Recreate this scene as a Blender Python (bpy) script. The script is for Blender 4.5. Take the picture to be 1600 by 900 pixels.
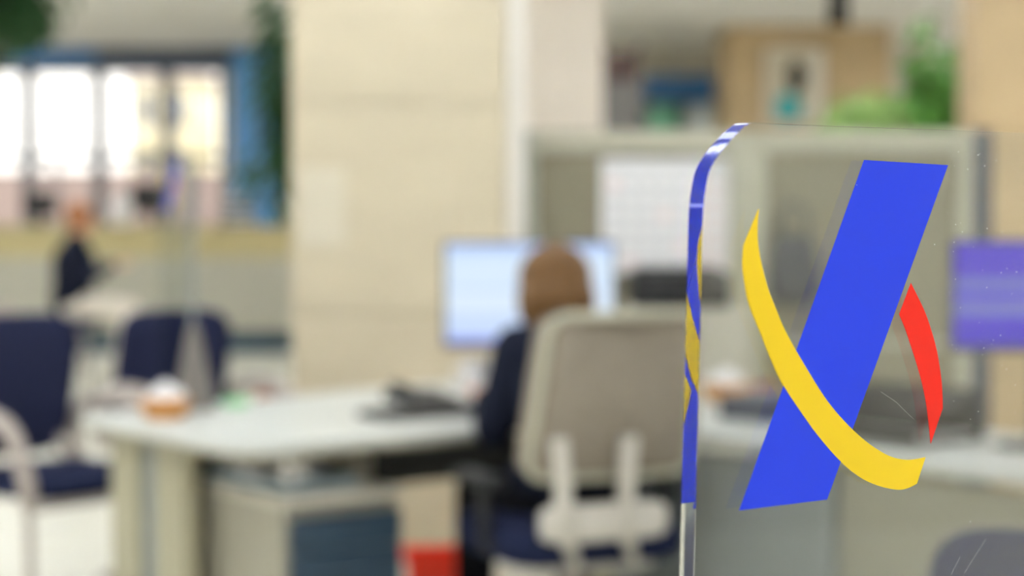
import bpy, bmesh, math, random
from mathutils import Vector, Matrix, Euler
random.seed(7)
R = math.radians
scene = bpy.context.scene
col = scene.collection
for o in list(bpy.data.objects):
    bpy.data.objects.remove(o)

# ------------------------------------------------------------------ camera
F = 3000.0            # focal length in pixels of the 1600x900 frame
HZ = 335.0            # row of the horizon
CAMH = 1.30
PITCH = math.atan((450.0 - HZ) / F)
cam_d = bpy.data.cameras.new('camera')
cam = bpy.data.objects.new('camera', cam_d)
col.objects.link(cam)
cam.location = (0, 0, CAMH)
cam.rotation_euler = (math.pi / 2 - PITCH, 0, 0)
cam_d.sensor_width = 36.0
cam_d.lens = 36.0 * F / 1600.0
cam_d.clip_start = 0.02
cam_d.clip_end = 200
cam_d.dof.use_dof = True
cam_d.dof.focus_distance = 1.02
cam_d.dof.aperture_fstop = 4.6
scene.camera = cam
scene.cycles.max_bounces = 64          # light runs along inside the acrylic sheet by many reflections
scene.cycles.transmission_bounces = 64
scene.cycles.glossy_bounces = 64
scene.cycles.diffuse_bounces = 5

# ------------------------------------------------------------------ world, sun, exposure
world = bpy.data.worlds.new('daylight')
scene.world = world
world.use_nodes = True
wn = world.node_tree.nodes
wn['Background'].inputs['Color'].default_value = (1.0, 0.97, 0.92, 1)
wn['Background'].inputs['Strength'].default_value = 2.2
sun_d = bpy.data.lights.new('sun', 'SUN')
sun_d.energy = 0.35
sun_d.angle = R(1)
sun_d.color = (1, .95, .86)
sun = bpy.data.objects.new('sun', sun_d)
col.objects.link(sun)
sun.rotation_euler = (R(38), 0, R(-60))
sun.location = (-4, 26, 9)
LAMP_STRENGTH = 6.7        # downward diffusers
UPLIGHT_STRENGTH = 20.0    # upward diffusers, added to brighten the ceiling
vs = scene.view_settings
vs.view_transform = 'Standard'
vs.look = 'None'
vs.exposure = 0.0
vs.gamma = 1.0
vs.use_curve_mapping = False


# ------------------------------------------------------------------ pixel helpers
def ray(px, py):
    a = PITCH
    x = (px - 800.0) / F
    u = (450.0 - py) / F
    return Vector((x, math.cos(a) + u * math.sin(a), -math.sin(a) + u * math.cos(a)))


def P(px, py, Y):
    d = ray(px, py)
    k = Y / d.y
    return Vector((d.x * k, Y, CAMH + d.z * k))


def G(px, py, z):
    d = ray(px, py)
    k = (z - CAMH) / d.z
    return Vector((d.x * k, d.y * k, z))


# ------------------------------------------------------------------ materials
def lin(c):
    out = []
    for v in c:
        v = v / 255.0
        out.append(v / 12.92 if v <= .04045 else ((v + .055) / 1.055) ** 2.4)
    return out


MATS = {}


def mat(name, rgb, rough=.6, var=.06, scale=12.0, metal=0.0, bump=0.0, spec=.5, coat=0.0, stretch=(1, 1, 1)):
    m = bpy.data.materials.new(name)
    m.use_nodes = True
    nt = m.node_tree
    b = nt.nodes['Principled BSDF']
    c = lin(rgb)
    b.inputs['Roughness'].default_value = rough
    b.inputs['Metallic'].default_value = metal
    b.inputs['Specular IOR Level'].default_value = spec
    b.inputs['Coat Weight'].default_value = coat
    tc = nt.nodes.new('ShaderNodeTexCoord')
    mp = nt.nodes.new('ShaderNodeMapping')
    mp.inputs['Scale'].default_value = stretch
    nt.links.new(tc.outputs['Object'], mp.inputs['Vector'])
    no = nt.nodes.new('ShaderNodeTexNoise')
    no.inputs['Scale'].default_value = scale
    no.inputs['Detail'].default_value = 5
    nt.links.new(mp.outputs['Vector'], no.inputs['Vector'])
    rp = nt.nodes.new('ShaderNodeValToRGB')
    rp.color_ramp.elements[0].position = .3
    rp.color_ramp.elements[1].position = .7
    rp.color_ramp.elements[0].color = [max(0, v * (1 - var)) for v in c] + [1]
    rp.color_ramp.elements[1].color = [min(1, v * (1 + var)) for v in c] + [1]
    nt.links.new(no.outputs['Fac'], rp.inputs['Fac'])
    nt.links.new(rp.outputs['Color'], b.inputs['Base Color'])
    if bump > 0:
        bp = nt.nodes.new('ShaderNodeBump')
        bp.inputs['Strength'].default_value = bump
        bp.inputs['Distance'].default_value = .003
        nt.links.new(no.outputs['Fac'], bp.inputs['Height'])
        nt.links.new(bp.outputs['Normal'], b.inputs['Normal'])
    MATS[name] = m
    return m


def emit(name, rgb, strength, rough=.4):
    m = mat(name, rgb, rough, 0)
    b = m.node_tree.nodes['Principled BSDF']
    b.inputs['Emission Color'].default_value = lin(rgb) + [1]
    b.inputs['Emission Strength'].default_value = strength
    return m


def thin_glass(name, tint=(1, 1, 1), gloss=.07):
    m = bpy.data.materials.new(name)
    m.use_nodes = True
    nt = m.node_tree
    nt.nodes.clear()
    out = nt.nodes.new('ShaderNodeOutputMaterial')
    tr = nt.nodes.new('ShaderNodeBsdfTransparent')
    tr.inputs['Color'].default_value = list(tint) + [1]
    gl = nt.nodes.new('ShaderNodeBsdfGlossy')
    gl.inputs['Roughness'].default_value = .02
    mx = nt.nodes.new('ShaderNodeMixShader')
    mx.inputs['Fac'].default_value = gloss
    nt.links.new(tr.outputs[0], mx.inputs[1])
    nt.links.new(gl.outputs[0], mx.inputs[2])
    nt.links.new(mx.outputs[0], out.inputs['Surface'])
    MATS[name] = m
    return m


M = MATS
mat('travertine', (203, 190, 163), .45, .07, 2.2, bump=.15, stretch=(1, 1, 2.2))
mat('travertine_deep', (199, 173, 133), .5, .08, 2.0, bump=.15, stretch=(1, 1, 2.2))
mat('plaster_warm', (250, 240, 230), .7, .03, 4)
mat('plaster', (212, 206, 190), .75, .03, 4)
mat('ceiling_paint', (246, 244, 240), .8, .03, 3)
mat('floor_stone', (236, 233, 218), .28, .06, 6, spec=.6)
mat('white_trim', (242, 236, 228), .5, .02)
mat('blue_paint', (62, 120, 178), .35, .06)
mat('slate_paint', (92, 102, 122), .5, .05)
mat('bright_blue', (104, 168, 230), .3, .05)
mat('alu', (118, 120, 124), .4, .04, metal=.2)
mat('desk_laminate', (198, 199, 193), .38, .02, 30)
mat('desk_edge', (150, 143, 122), .5, .04)
mat('leg_paint', (164, 158, 133), .45, .03)
mat('leg_grey', (128, 134, 134), .45, .03)
mat('pedestal_side', (154, 149, 133), .5, .03)
mat('pedestal_front', (42, 63, 81), .45, .05)
mat('pedestal_top', (188, 182, 168), .45, .03)
mat('black_plastic', (22, 22, 24), .45, .08)
mat('pole_black', (8, 8, 9), .8, .05, spec=.2)
mat('dark_panel', (20, 21, 22), .6, .1)
mat('navy_fabric', (40, 44, 72), .95, .15, 60, bump=.4, spec=.2)
mat('navy_seat', (30, 36, 64), .95, .15, 60, bump=.4, spec=.2)
mat('chair_grey', (196, 190, 180), .5, .03)
mat('chair_back_cloth', (142, 132, 119), .95, .08, 40, bump=.3, spec=.2)
mat('tube_grey', (172, 160, 152), .4, .03)
mat('stand_grey', (126, 120, 114), .5, .04)
mat('rail', (182, 178, 158), .5, .03)
mat('rail_green', (162, 166, 152), .5, .03)
mat('panel_fabric', (140, 134, 114), .95, .06, 50, bump=.3, spec=.2)
mat('navy_post', (52, 60, 80), .5, .05)
mat('paper', (240, 238, 238), .8, .01)
mat('paper_cream', (214, 204, 182), .8, .02)
mat('print_grey', (216, 215, 217), .8, .02)
mat('print_pink', (238, 216, 216), .8, .02)
mat('wicker', (206, 146, 78), .8, .2, 40, bump=.5)
mat('white_ceramic', (238, 234, 234), .3, .02)
mat('folder_blue', (92, 138, 152), .5, .05)
mat('folder_violet', (120, 122, 150), .5, .05)
mat('maroon', (150, 62, 60), .5, .05)
mat('green_soft', (150, 214, 160), .6, .04)
mat('red_plastic', (250, 58, 28), .4, .04)
mat('skin', (214, 158, 124), .55, .05, 20)
mat('hair_brown', (100, 66, 16), .6, .25, 30, bump=.6, stretch=(6, 6, 1))
mat('hair_dark', (150, 90, 40), .6, .25, 30, bump=.6, stretch=(6, 6, 1))
mat('navy_knit', (22, 26, 42), .95, .12, 60, bump=.3, spec=.2)
mat('black_trouser', (18, 18, 22), .95, .12, 60, spec=.2)
mat('beige_trouser', (226, 216, 202), .95, .06, 40, spec=.2)
mat('shoe_black', (20, 18, 18), .4, .1)
mat('eye_white', (236, 232, 228), .2, .02)
mat('eye_dark', (40, 28, 20), .2, .02)
mat('lip', (186, 104, 94), .5, .04)
mat('side_panel', (142, 138, 122), .55, .03)
mat('counter_wood', (178, 164, 118), .5, .08, 6, stretch=(1, 8, 8))
mat('counter_grey', (170, 166, 150), .6, .03)
mat('teal_kick', (42, 72, 88), .5, .05)
mat('leaf_dark', (44, 84, 42), .5, .3, 5)
mat('leaf_mid', (92, 146, 58), .5, .3, 5)
mat('leaf_light', (156, 190, 108), .5, .25, 5)
mat('bark', (112, 88, 62), .9, .2, 20, bump=.6)
mat('terracotta', (168, 98, 66), .8, .1)
mat('soil', (52, 40, 30), .95, .2)
mat('locker_grey', (98, 95, 91), .5, .05)
mat('brown_box', (70, 52, 46), .8, .15)
mat('teal_print', (70, 176, 182), .7, .05)
mat('pale_teal_blind', (176, 212, 196), .7, .05)
mat('cabinet_beige', (196, 190, 174), .5, .03)
mat('outside_wall', (178, 158, 154), .9, .1, 3)
mat('outside_facade', (250, 238, 196), .9, .08, 2)
mat('outside_ground', (150, 146, 138), .9, .1, 2)
mat('grey_cloth', (78, 80, 84), .95, .1, 30, spec=.2)
mat('vinyl_blue', (42, 70, 236), .5, .01, spec=.15)
mat('vinyl_yellow', (246, 208, 40), .5, .01, spec=.15)
mat('vinyl_red', (250, 44, 30), .5, .01, spec=.15)
mat('dust', (235, 235, 230), .8, .0)
mat('keyboard_black', (40, 40, 44), .5, .05)
emit('lamp_diffuser', (238, 245, 255), LAMP_STRENGTH)
emit('added_uplight_glow', (238, 245, 255), UPLIGHT_STRENGTH)  # glow added to lift the brightness of the ceiling
emit('lamp_frame', (235, 235, 232), 0.0)
thin_glass('window_glass')
for nm_, c_ in (('added_blind_green', (176, 216, 196)), ('added_blind_white', (214, 220, 218))):  # translucent sheets added to dim the two small windows
    m_ = mat(nm_, c_, .9, .03)
    nt_ = m_.node_tree
    tl_ = nt_.nodes.new('ShaderNodeBsdfTranslucent')
    tl_.inputs['Color'].default_value = lin(c_) + [1]
    mx_ = nt_.nodes.new('ShaderNodeMixShader')
    mx_.inputs['Fac'].default_value = .85
    nt_.links.new(nt_.nodes['Principled BSDF'].outputs[0], mx_.inputs[1])
    nt_.links.new(tl_.outputs[0], mx_.inputs[2])
    nt_.links.new(mx_.outputs[0], nt_.nodes['Material Output'].inputs['Surface'])
thin_glass('clear_plate', (.86, .88, .88), .1)


def screen_mat(name, top, bands, strength):
    """flat print of a lit display: horizontal bands in the screen's own height"""
    m = bpy.data.materials.new(name)
    m.use_nodes = True
    nt = m.node_tree
    b = nt.nodes['Principled BSDF']
    tc = nt.nodes.new('ShaderNodeTexCoord')
    sp = nt.nodes.new('ShaderNodeSeparateXYZ')
    nt.links.new(tc.outputs['Generated'], sp.inputs[0])
    rp = nt.nodes.new('ShaderNodeValToRGB')
    rp.color_ramp.interpolation = 'CONSTANT'
    el = rp.color_ramp.elements
    el[0].position = 0
    el[0].color = lin(top) + [1]
    el[1].position = bands[0][0]
    el[1].color = lin(bands[0][1]) + [1]
    for p, c in bands[1:]:
        e = el.new(p)
        e.color = lin(c) + [1]
    nt.links.new(sp.outputs['Z'], rp.inputs['Fac'])
    b.inputs['Base Color'].default_value = (.02, .02, .02, 1)
    b.inputs['Roughness'].default_value = .4
    b.inputs['Specular IOR Level'].default_value = .1
    nt.links.new(rp.outputs['Color'], b.inputs['Emission Color'])
    b.inputs['Emission Strength'].default_value = strength
    MATS[name] = m


screen_mat('screen_blue', (150, 165, 250), [(.06, (205, 224, 255)), (.3, (222, 238, 255)), (.52, (196, 218, 252)),
                                            (.55, (218, 236, 255)), (.85, (206, 228, 255)), (.93, (176, 200, 250))], 1.0)
screen_mat('screen_violet', (66, 36, 210), [(.2, (70, 40, 216)), (.3, (118, 124, 206)), (.44, (70, 40, 216)),
                                            (.52, (112, 118, 206)), (.66, (72, 42, 212))], 1.0)

# acrylic: real refracting solid with a faint grey tint
ac = bpy.data.materials.new('acrylic')
ac.use_nodes = True
ab = ac.node_tree.nodes['Principled BSDF']
ab.inputs['Base Color'].default_value = (.88, .90, .90, 1)
ab.inputs['Transmission Weight'].default_value = 1
ab.inputs['Roughness'].default_value = 0.0
ab.inputs['IOR'].default_value = 1.49
M['acrylic'] = ac


# ------------------------------------------------------------------ mesh builder
class MB:
    def __init__(s):
        s.v = []
        s.f = []

    def add(s, vs, fs):
        n = len(s.v)
        s.v += [Vector(v) for v in vs]
        s.f += [tuple(i + n for i in f) for f in fs]
        return s

    def box(s, c, d, rot=None):
        hx, hy, hz = d[0] / 2, d[1] / 2, d[2] / 2
        vs = [Vector((x * hx, y * hy, z * hz)) for x in (-1, 1) for y in (-1, 1) for z in (-1, 1)]
        if rot:
            e = Euler(rot).to_matrix()
            vs = [e @ v for v in vs]
        c = Vector(c)
        return s.add([v + c for v in vs], [(0, 1, 3, 2), (4, 6, 7, 5), (0, 4, 5, 1), (2, 3, 7, 6), (0, 2, 6, 4), (1, 5, 7, 3)])

    def tube(s, pts, r, n=10, closed=False, flat=1.0, caps=True):
        pts = [Vector(p) for p in pts]
        m = len(pts)
        rs = r if isinstance(r, (list, tuple)) else [r] * m
        rings = []
        up = None
        for i, p in enumerate(pts):
            a = pts[i - 1] if (i or closed) else p
            b = pts[(i + 1) % m] if (i < m - 1 or closed) else p
            t = (b - a).normalized()
            if up is None:
                up = Vector((0, 0, 1)) if abs(t.z) < .9 else Vector((1, 0, 0))
            sd = t.cross(up).normalized()
            up = sd.cross(t).normalized()
            rings.append([p + sd * math.cos(2 * math.pi * k / n) * rs[i] + up * math.sin(2 * math.pi * k / n) * rs[i] * flat for k in range(n)])
        vs = [v for rg in rings for v in rg]
        fs = []
        for i in range(m if closed else m - 1):
            j = (i + 1) % m
            for k in range(n):
                l = (k + 1) % n
                fs.append((i * n + k, i * n + l, j * n + l, j * n + k))
        if not closed and caps:
            fs.append(tuple(range(n))[::-1])
            fs.append(tuple((m - 1) * n + k for k in range(n)))
        return s.add(vs, fs)

    def lathe(s, prof, c=(0, 0, 0), n=24, sx=1, sy=1):
        c = Vector(c)
        vs = []
        for r, z in prof:
            for k in range(n):
                a = 2 * math.pi * k / n
                vs.append(c + Vector((r * math.cos(a) * sx, r * math.sin(a) * sy, z)))
        fs = []
        for i in range(len(prof) - 1):
            for k in range(n):
                l = (k + 1) % n
                fs.append((i * n + k, i * n + l, (i + 1) * n + l, (i + 1) * n + k))
        fs.append(tuple(range(n))[::-1])
        fs.append(tuple((len(prof) - 1) * n + k for k in range(n)))
        return s.add(vs, fs)

    def ball(s, c, r, n=14, rot=None):
        if not isinstance(r, (tuple, list)):
            r = (r, r, r)
        c = Vector(c)
        e = Euler(rot).to_matrix() if rot else Matrix.Identity(3)
        h = n // 2
        vs = [c + e @ Vector((0, 0, -r[2]))]
        for i in range(1, h):
            t = math.pi * i / h
            for k in range(n):
                a = 2 * math.pi * k / n
                vs.append(c + e @ Vector((r[0] * math.sin(t) * math.cos(a), r[1] * math.sin(t) * math.sin(a), -r[2] * math.cos(t))))
        vs.append(c + e @ Vector((0, 0, r[2])))
        fs = []
        for k in range(n):
            fs.append((0, 1 + (k + 1) % n, 1 + k))
        for i in range(h - 2):
            for k in range(n):
                l = (k + 1) % n
                fs.append((1 + i * n + k, 1 + i * n + l, 1 + (i + 1) * n + l, 1 + (i + 1) * n + k))
        top = len(vs) - 1
        b = 1 + (h - 2) * n
        for k in range(n):
            fs.append((b + k, b + (k + 1) % n, top))
        return s.add(vs, fs)

    def capsule(s, a, ra, b, rb, n=12):
        a, b = Vector(a), Vector(b)
        s.ball(a, ra, n)
        s.ball(b, rb, n)
        return s.tube([a, b], [ra, rb], n)

    def chain(s, pts, n=12):
        for (p, r), (q, t) in zip(pts, pts[1:]):
            s.capsule(p, r, q, t, n)
        return s

    def prism(s, poly, o, ax, ay, an, t0, t1):
        """poly in (ax, ay) from o, extruded along an from t0 to t1"""
        o, ax, ay, an = Vector(o), Vector(ax), Vector(ay), Vector(an)
        n = len(poly)
        vs = [o + ax * p[0] + ay * p[1] + an * t0 for p in poly] + [o + ax * p[0] + ay * p[1] + an * t1 for p in poly]
        fs = [tuple(range(n)), tuple(range(2 * n - 1, n - 1, -1))]
        for k in range(n):
            l = (k + 1) % n
            fs.append((k, k + n, l + n, l))
        return s.add(vs, fs)

    def mesh(s, name):
        me = bpy.data.meshes.new(name)
        me.from_pydata([tuple(v) for v in s.v], [], s.f)
        bm = bmesh.new()
        bm.from_mesh(me)
        bmesh.ops.recalc_face_normals(bm, faces=bm.faces)
        bm.to_mesh(me)
        bm.free()
        return me

    def build(s, name, m, parent=None, bevel=0, smooth=False, sub=0):
        me = s.mesh(name)
        return put(name, me, m, parent, bevel, smooth, sub)

    def remesh(s, name, m, parent=None, voxel=.008, it=6, fac=.5):
        """union of overlapping volumes as ONE continuous surface"""
        me = s.mesh(name)
        o = bpy.data.objects.new('tmp', me)
        col.objects.link(o)
        md = o.modifiers.new('r', 'REMESH')
        md.mode = 'VOXEL'
        md.voxel_size = voxel
        sm = o.modifiers.new('s', 'SMOOTH')
        sm.iterations = it
        sm.factor = fac
        dg = bpy.context.evaluated_depsgraph_get()
        me2 = bpy.data.meshes.new_from_object(o.evaluated_get(dg))
        bpy.data.objects.remove(o)
        bpy.data.meshes.remove(me)
        me2.name = name
        return put(name, me2, m, parent, smooth=True)


def put(name, me, m, parent=None, bevel=0, smooth=False, sub=0):
    me.materials.clear()
    me.materials.append(M[m] if isinstance(m, str) else m)
    o = bpy.data.objects.new(name, me)
    col.objects.link(o)
    if parent:
        o.parent = parent
    if smooth:
        for p in me.polygons:
            p.use_smooth = True
    if bevel:
        b = o.modifiers.new('bevel', 'BEVEL')
        b.width = bevel
        b.segments = 3
        b.limit_method = 'ANGLE'
    if sub:
        b = o.modifiers.new('sub', 'SUBSURF')
        b.levels = b.render_levels = sub
    return o


def tag(o, label=None, cat=None, group=None, kind=None):
    if label:
        o['label'] = label
    if cat:
        o['category'] = cat
    if group:
        o['group'] = group
    if kind:
        o['kind'] = kind
    return o


def thing(name, loc=(0, 0, 0), rz=0, label=None, cat=None, group=None, kind=None):
    o = bpy.data.objects.new(name, None)
    col.objects.link(o)
    o.location = loc
    o.rotation_euler = (0, 0, rz)
    o.empty_display_size = .1
    return tag(o, label, cat, group, kind)


def copy_tree(o, parent=None):
    kids = list(o.children)
    c = o.copy()
    col.objects.link(c)
    c.parent = parent
    for k in kids:
        copy_tree(k, c)
    return c


def bx(name, lo, hi, m, parent=None, bevel=0):
    lo, hi = Vector(lo), Vector(hi)
    return MB().box((lo + hi) / 2, hi - lo).build(name, m, parent, bevel)


def spline(pts, k=6, closed=False):
    """Catmull-Rom through points"""
    pts = [Vector(p) for p in pts]
    out = []
    n = len(pts)
    for i in range(n if closed else n - 1):
        p1, p2 = pts[i], pts[(i + 1) % n]
        p0 = pts[i - 1] if (i or closed) else p1
        p3 = pts[(i + 2) % n] if (i + 2 < n or closed) else p2
        for j in range(k):
            t = j / k
            out.append(.5 * ((2 * p1) + (p2 - p0) * t + (2 * p0 - 5 * p1 + 4 * p2 - p3) * t * t + (3 * p1 - p0 - 3 * p2 + p3) * t ** 3))
    if not closed:
        out.append(pts[-1])
    return out


# ================================================================== THE ROOM
X0, X1, Y0, Y1, ZC = -10.0, 7.0, -4.0, 22.0, 3.2
tag(bx('floor', (X0 - .3, Y0 - .3, -.2), (X1 + .3, Y1 + .3, 0), 'floor_stone'), 'polished pale cream stone floor of the office', 'floor', kind='structure')
tag(bx('ceiling', (X0 - .3, Y0 - .3, ZC), (X1 + .3, Y1 + .3, ZC + .2), 'ceiling_paint'), 'pale grey flat ceiling of the office', 'ceiling', kind='structure')
tag(bx('wall_left', (X0 - .3, Y0, 0), (X0, Y1, ZC), 'plaster'), 'plain beige wall on the side of the waiting area', 'wall', kind='structure')
tag(bx('wall_right', (X1, Y0, 0), (X1 + .3, Y1, ZC), 'plaster'), 'plain beige wall on the side of the plants', 'wall', kind='structure')
tag(bx('wall_front', (X0, Y0 - .3, 0), (X1, Y0, ZC), 'plaster'), 'plain beige wall behind the counter desk', 'wall', kind='structure')

# window wall: solid pieces around two window groups
wx = [P(p, 200, Y1).x for p in (-180, -70, 42, 152, 259, 352)]
zt, zm, zb = P(0, 105, Y1).z, P(0, 247, Y1).z, .95
wx2 = [P(p, 180, Y1).x for p in (1006, 1064, 1124)]
zt2, zb2 = P(0, 158, Y1).z, 1.2
w = thing('wall_back', (0, 0, 0), 0, 'far wall with the row of bright windows and blue fascia', 'wall', kind='structure')
T = .3
bx('wall_panel', (X0, Y1, 0), (wx[0], Y1 + T, ZC), 'plaster', w)
bx('wall_panel', (wx[0], Y1, 0), (wx[-1], Y1 + T, zb), 'plaster', w)
bx('wall_panel', (wx[0], Y1, zt), (wx[-1], Y1 + T, ZC), 'plaster', w)
bx('wall_panel', (wx[-1], Y1, 0), (wx2[0], Y1 + T, ZC), 'plaster', w)
bx('wall_panel', (wx2[0], Y1, 0), (wx2[-1], Y1 + T, zb2), 'plaster', w)
bx('wall_panel', (wx2[0], Y1, zt2), (wx2[-1], Y1 + T, ZC), 'plaster', w)
bx('wall_panel', (wx2[-1], Y1, 0), (X1, Y1 + T, ZC), 'plaster', w)


def window(n, xa, xb, za, zb_, label, trans=None, bars=()):
    wi = thing('window_%d' % n, ((xa + xb) / 2, Y1 + .1, za), 0, label, 'window', kind='structure')
    w_, h = xb - xa, zb_ - za
    f = MB()
    f.box((-w_ / 2 + .03, 0, h / 2), (.09, .08, h)).box((w_ / 2 - .03, 0, h / 2), (.09, .08, h))
    f.box((0, 0, .03), (w_ - .12, .08, .06)).box((0, 0, h - .03), (w_ - .12, .08, .06))
    f.build('window_frame', 'alu', wi)
    cuts = [0] + ([trans - za] if trans else []) + [h]
    for k in range(len(cuts) - 1):
        a, b = cuts[k], cuts[k + 1]
        if k:
            MB().box((0, 0, a), (w_ - .12, .075, .07)).build('transom', 'alu', wi)
        MB().box((0, 0, (a + b) / 2), (w_ - .12, .006, b - a - .08)).build('pane', 'window_glass', wi)
    for (bx_, m_) in bars:
        MB().box((bx_, -.01, (trans - za) / 2 + .02), (.05, .05, trans - za - .08)).build('mullion', 'alu', wi)
    return wi


wl = ['tall bright window farthest from the blue wall panel', 'tall bright window, fourth from the blue wall panel',
      'tall bright window, third from the blue wall panel', 'tall bright window, second from the blue wall panel',
      'tall bright window right beside the blue wall panel']
for k in range(5):
    bars = []
    if k == 2:
        bars = [(-.1, 0), (.36, 0)]
    if k == 3:
        bars = [(-.34, 0)]
    if k == 4:
        bars = [(.0, 0)]
    window(k + 1, wx[k], wx[k + 1], zb, zt, wl[k], zm, bars)
for k in range(2):
    wi = window(6 + k, wx2[k], wx2[k + 1], zb2, zt2, ['small greenish window under blue fascia beside the grey locker',
                                                 'small whitish window under blue fascia beside the tan pillar'][k])
    MB().box((0, -.075, (zt2 - zb2) / 2), (wx2[1] - wx2[0] - .02, .004, zt2 - zb2 - .02)).build('added_blind', ['added_blind_green', 'added_blind_white'][k], wi)  # added sheet that tones down the over-bright pane

# blue fascias and panel on the window wall
a, b = P(-200, 78, Y1 - .12), P(150, 104, Y1 - .12)
tag(bx('fascia_board', (a.x, Y1 - .15, zt + .01), (b.x, Y1 - .005, ZC - .02), 'blue_paint'), 'medium blue fascia board above the brightest windows', 'fascia')
c = P(360, 100, Y1 - .12)
tag(bx('fascia_board', (b.x + .01, Y1 - .15, zt - .05), (c.x, Y1 - .005, ZC - .02), 'slate_paint'), 'slate grey fascia board next to the blue one above windows', 'fascia')
a, b = P(362, 85, Y1 - .1), P(440, 300, Y1 - .1)
tag(bx('wall_panel_board', (a.x, Y1 - .12, .95), (b.x, Y1 - .005, ZC - .02), 'bright_blue'), 'upright bright blue board beside the row of windows', 'panel')
a, b = P(1004, 118, Y1 - .1), P(1126, 160, Y1 - .1)
tag(bx('fascia_board', (a.x, Y1 - .12, b.z), (b.x, Y1 - .005, a.z), 'blue_paint'), 'short blue fascia board above the two small windows', 'fascia')

# outside, through the windows
tag(bx('outside_ground', (-40, Y1 + .4, -.4), (30, 95, -.2), 'outside_ground'), 'grey paved ground outside the windows', 'ground', kind='structure')
tag(bx('garden_wall', (-18, 34, -.2), (12, 34.3, 2.05), 'outside_wall'), 'pinkish garden wall seen low through the windows', 'wall')
fb = thing('neighbour_building', (-12.3, 68, -.2), 0, 'pale yellow building outside behind the garden wall', 'building')
bx('facade', (-1.2, 0, 0), (1.4, 3, 6.2), 'outside_facade', fb)
bx('roof', (-1.35, -.15, 6.2), (1.55, 3.15, 6.4), 'outside_wall', fb)
for zz in (2.6, 4.6):
    for xx in (-.6, .5):
        bx('window_recess', (xx - .25, -.04, zz), (xx + .25, .02, zz + 1.2), 'slate_paint', fb)

# ------------------------------------------------------------------ ceiling lights, all out of view
proto = None
lamp_spots = [(lx, ly) for ly in (-2.5, 0, 2.5, 4.8, 6.9, 9.7, 11.4, 13.7) for lx in (-8.2, -5.6, -3.0, -.4, 2.2, 4.8)]
lamp_spots = [q_ for q_ in lamp_spots if q_ != (-3.0, 11.4)]
lamp_spots += [(-7.4, 16.0), (-5.7, 16.0), (-9.0, 16.0), (-8.0, 18.6), (-6.3, 18.6), (-8.4, 21), (-6.8, 21), (5.3, 15.8), (5.9, 18.8), (5.9, 21)]  # extra unseen lamps, added to brighten the far zone and its ceiling
for lx, ly in lamp_spots:
    if lx > X0:
        if proto is None:
            proto = thing('unseen_pendant_light', (lx, ly, ZC), 0, 'long unseen white pendant light, uplight added to brighten the ceiling', 'light', 'rows of unseen pendant lights')
            f = MB()
            for sx in (-1, 1):
                f.box((sx * .715, 0, -.16), (.03, .31, .07))
                f.box((0, sx * .1475, -.16), (1.4, .015, .07))
            f.build('frame', 'lamp_frame', proto)
            MB().box((0, 0, -.175), (1.4, .28, .02)).build('diffuser', 'lamp_diffuser', proto)
            MB().box((0, 0, -.145), (1.4, .28, .02)).build('added_uplight', 'added_uplight_glow', proto)  # glowing top side, added to brighten the ceiling
            for sx in (-1, 1):
                MB().tube([(sx * .6, 0, -.135), (sx * .6, 0, -.012)], .004, 6).build('suspension_wire', 'alu', proto)
                MB().lathe([(.03, -.014), (.03, 0)], (sx * .6, 0, 0), 12).build('ceiling_cup', 'lamp_frame', proto)
        else:
            o = copy_tree(proto)
            o.location = (lx, ly, ZC)

# ------------------------------------------------------------------ pillars
PY = 7.34
a, b = P(455, 300, PY), P(790, 300, PY)


def pillar(name, xa, xb, ya, yb, m, label, slab_h=.8):
    t = thing(name, ((xa + xb) / 2, (ya + yb) / 2, 0), 0, label, 'pillar', kind='structure')
    z, k = .12, 0
    w_, d_ = xb - xa, yb - ya
    MB().box((0, 0, .06), (w_ + .02, d_ + .02, .12)).build('plinth', m, t, .004)
    while z < ZC - .01:
        h = min(slab_h, ZC - z)
        MB().box((0, 0, z + h / 2), (w_, d_, h - .004)).build('stone_course', m, t, .004)
        z += h
        k += 1
    return t


pillar('trim_1', a.x, b.x, PY, PY + .8, 'travertine', 'wide square cream stone pillar behind the clerk\'s desk')
# white conduit against the pillar edge, narrower lighter pillar behind
cx = P(803, 100, PY + .15).x
tag(bx('cable_duct', (b.x + .001, PY + .05, 0), (b.x + .075, PY + .2, ZC), 'white_trim', bevel=.006), 'white upright cable duct on the edge of the cream pillar', 'duct')
a2, b2 = P(800, 100, 9.2), P(943, 100, 9.2)
pillar('trim_2', a2.x, b2.x, 9.2, 9.8, 'plaster_warm', 'narrow pinkish cream pillar behind the grey partition', 1.6)
a3 = P(1497, 100, 9.35)
pillar('trim_3', a3.x, a3.x + .95, 9.0, 9.35, 'travertine_deep', 'tan stone pillar beyond the end of the partition')
a4, b4 = P(1136, 100, 19.4), P(1392, 100, 19.4)
pillar('trim_4', a4.x, b4.x, 19.4, 20.6, 'travertine_deep', 'broad tan pillar carrying the framed poster')
# pale sheet on the pillar
a, b = P(466, 262, PY), P(540, 385, PY)
tag(bx('paper_notice', (a.x, PY - .004, b.z), (b.x, PY - .001, a.z), 'paper_cream'), 'plain pale sheet fixed to the cream pillar', 'paper')

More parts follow.
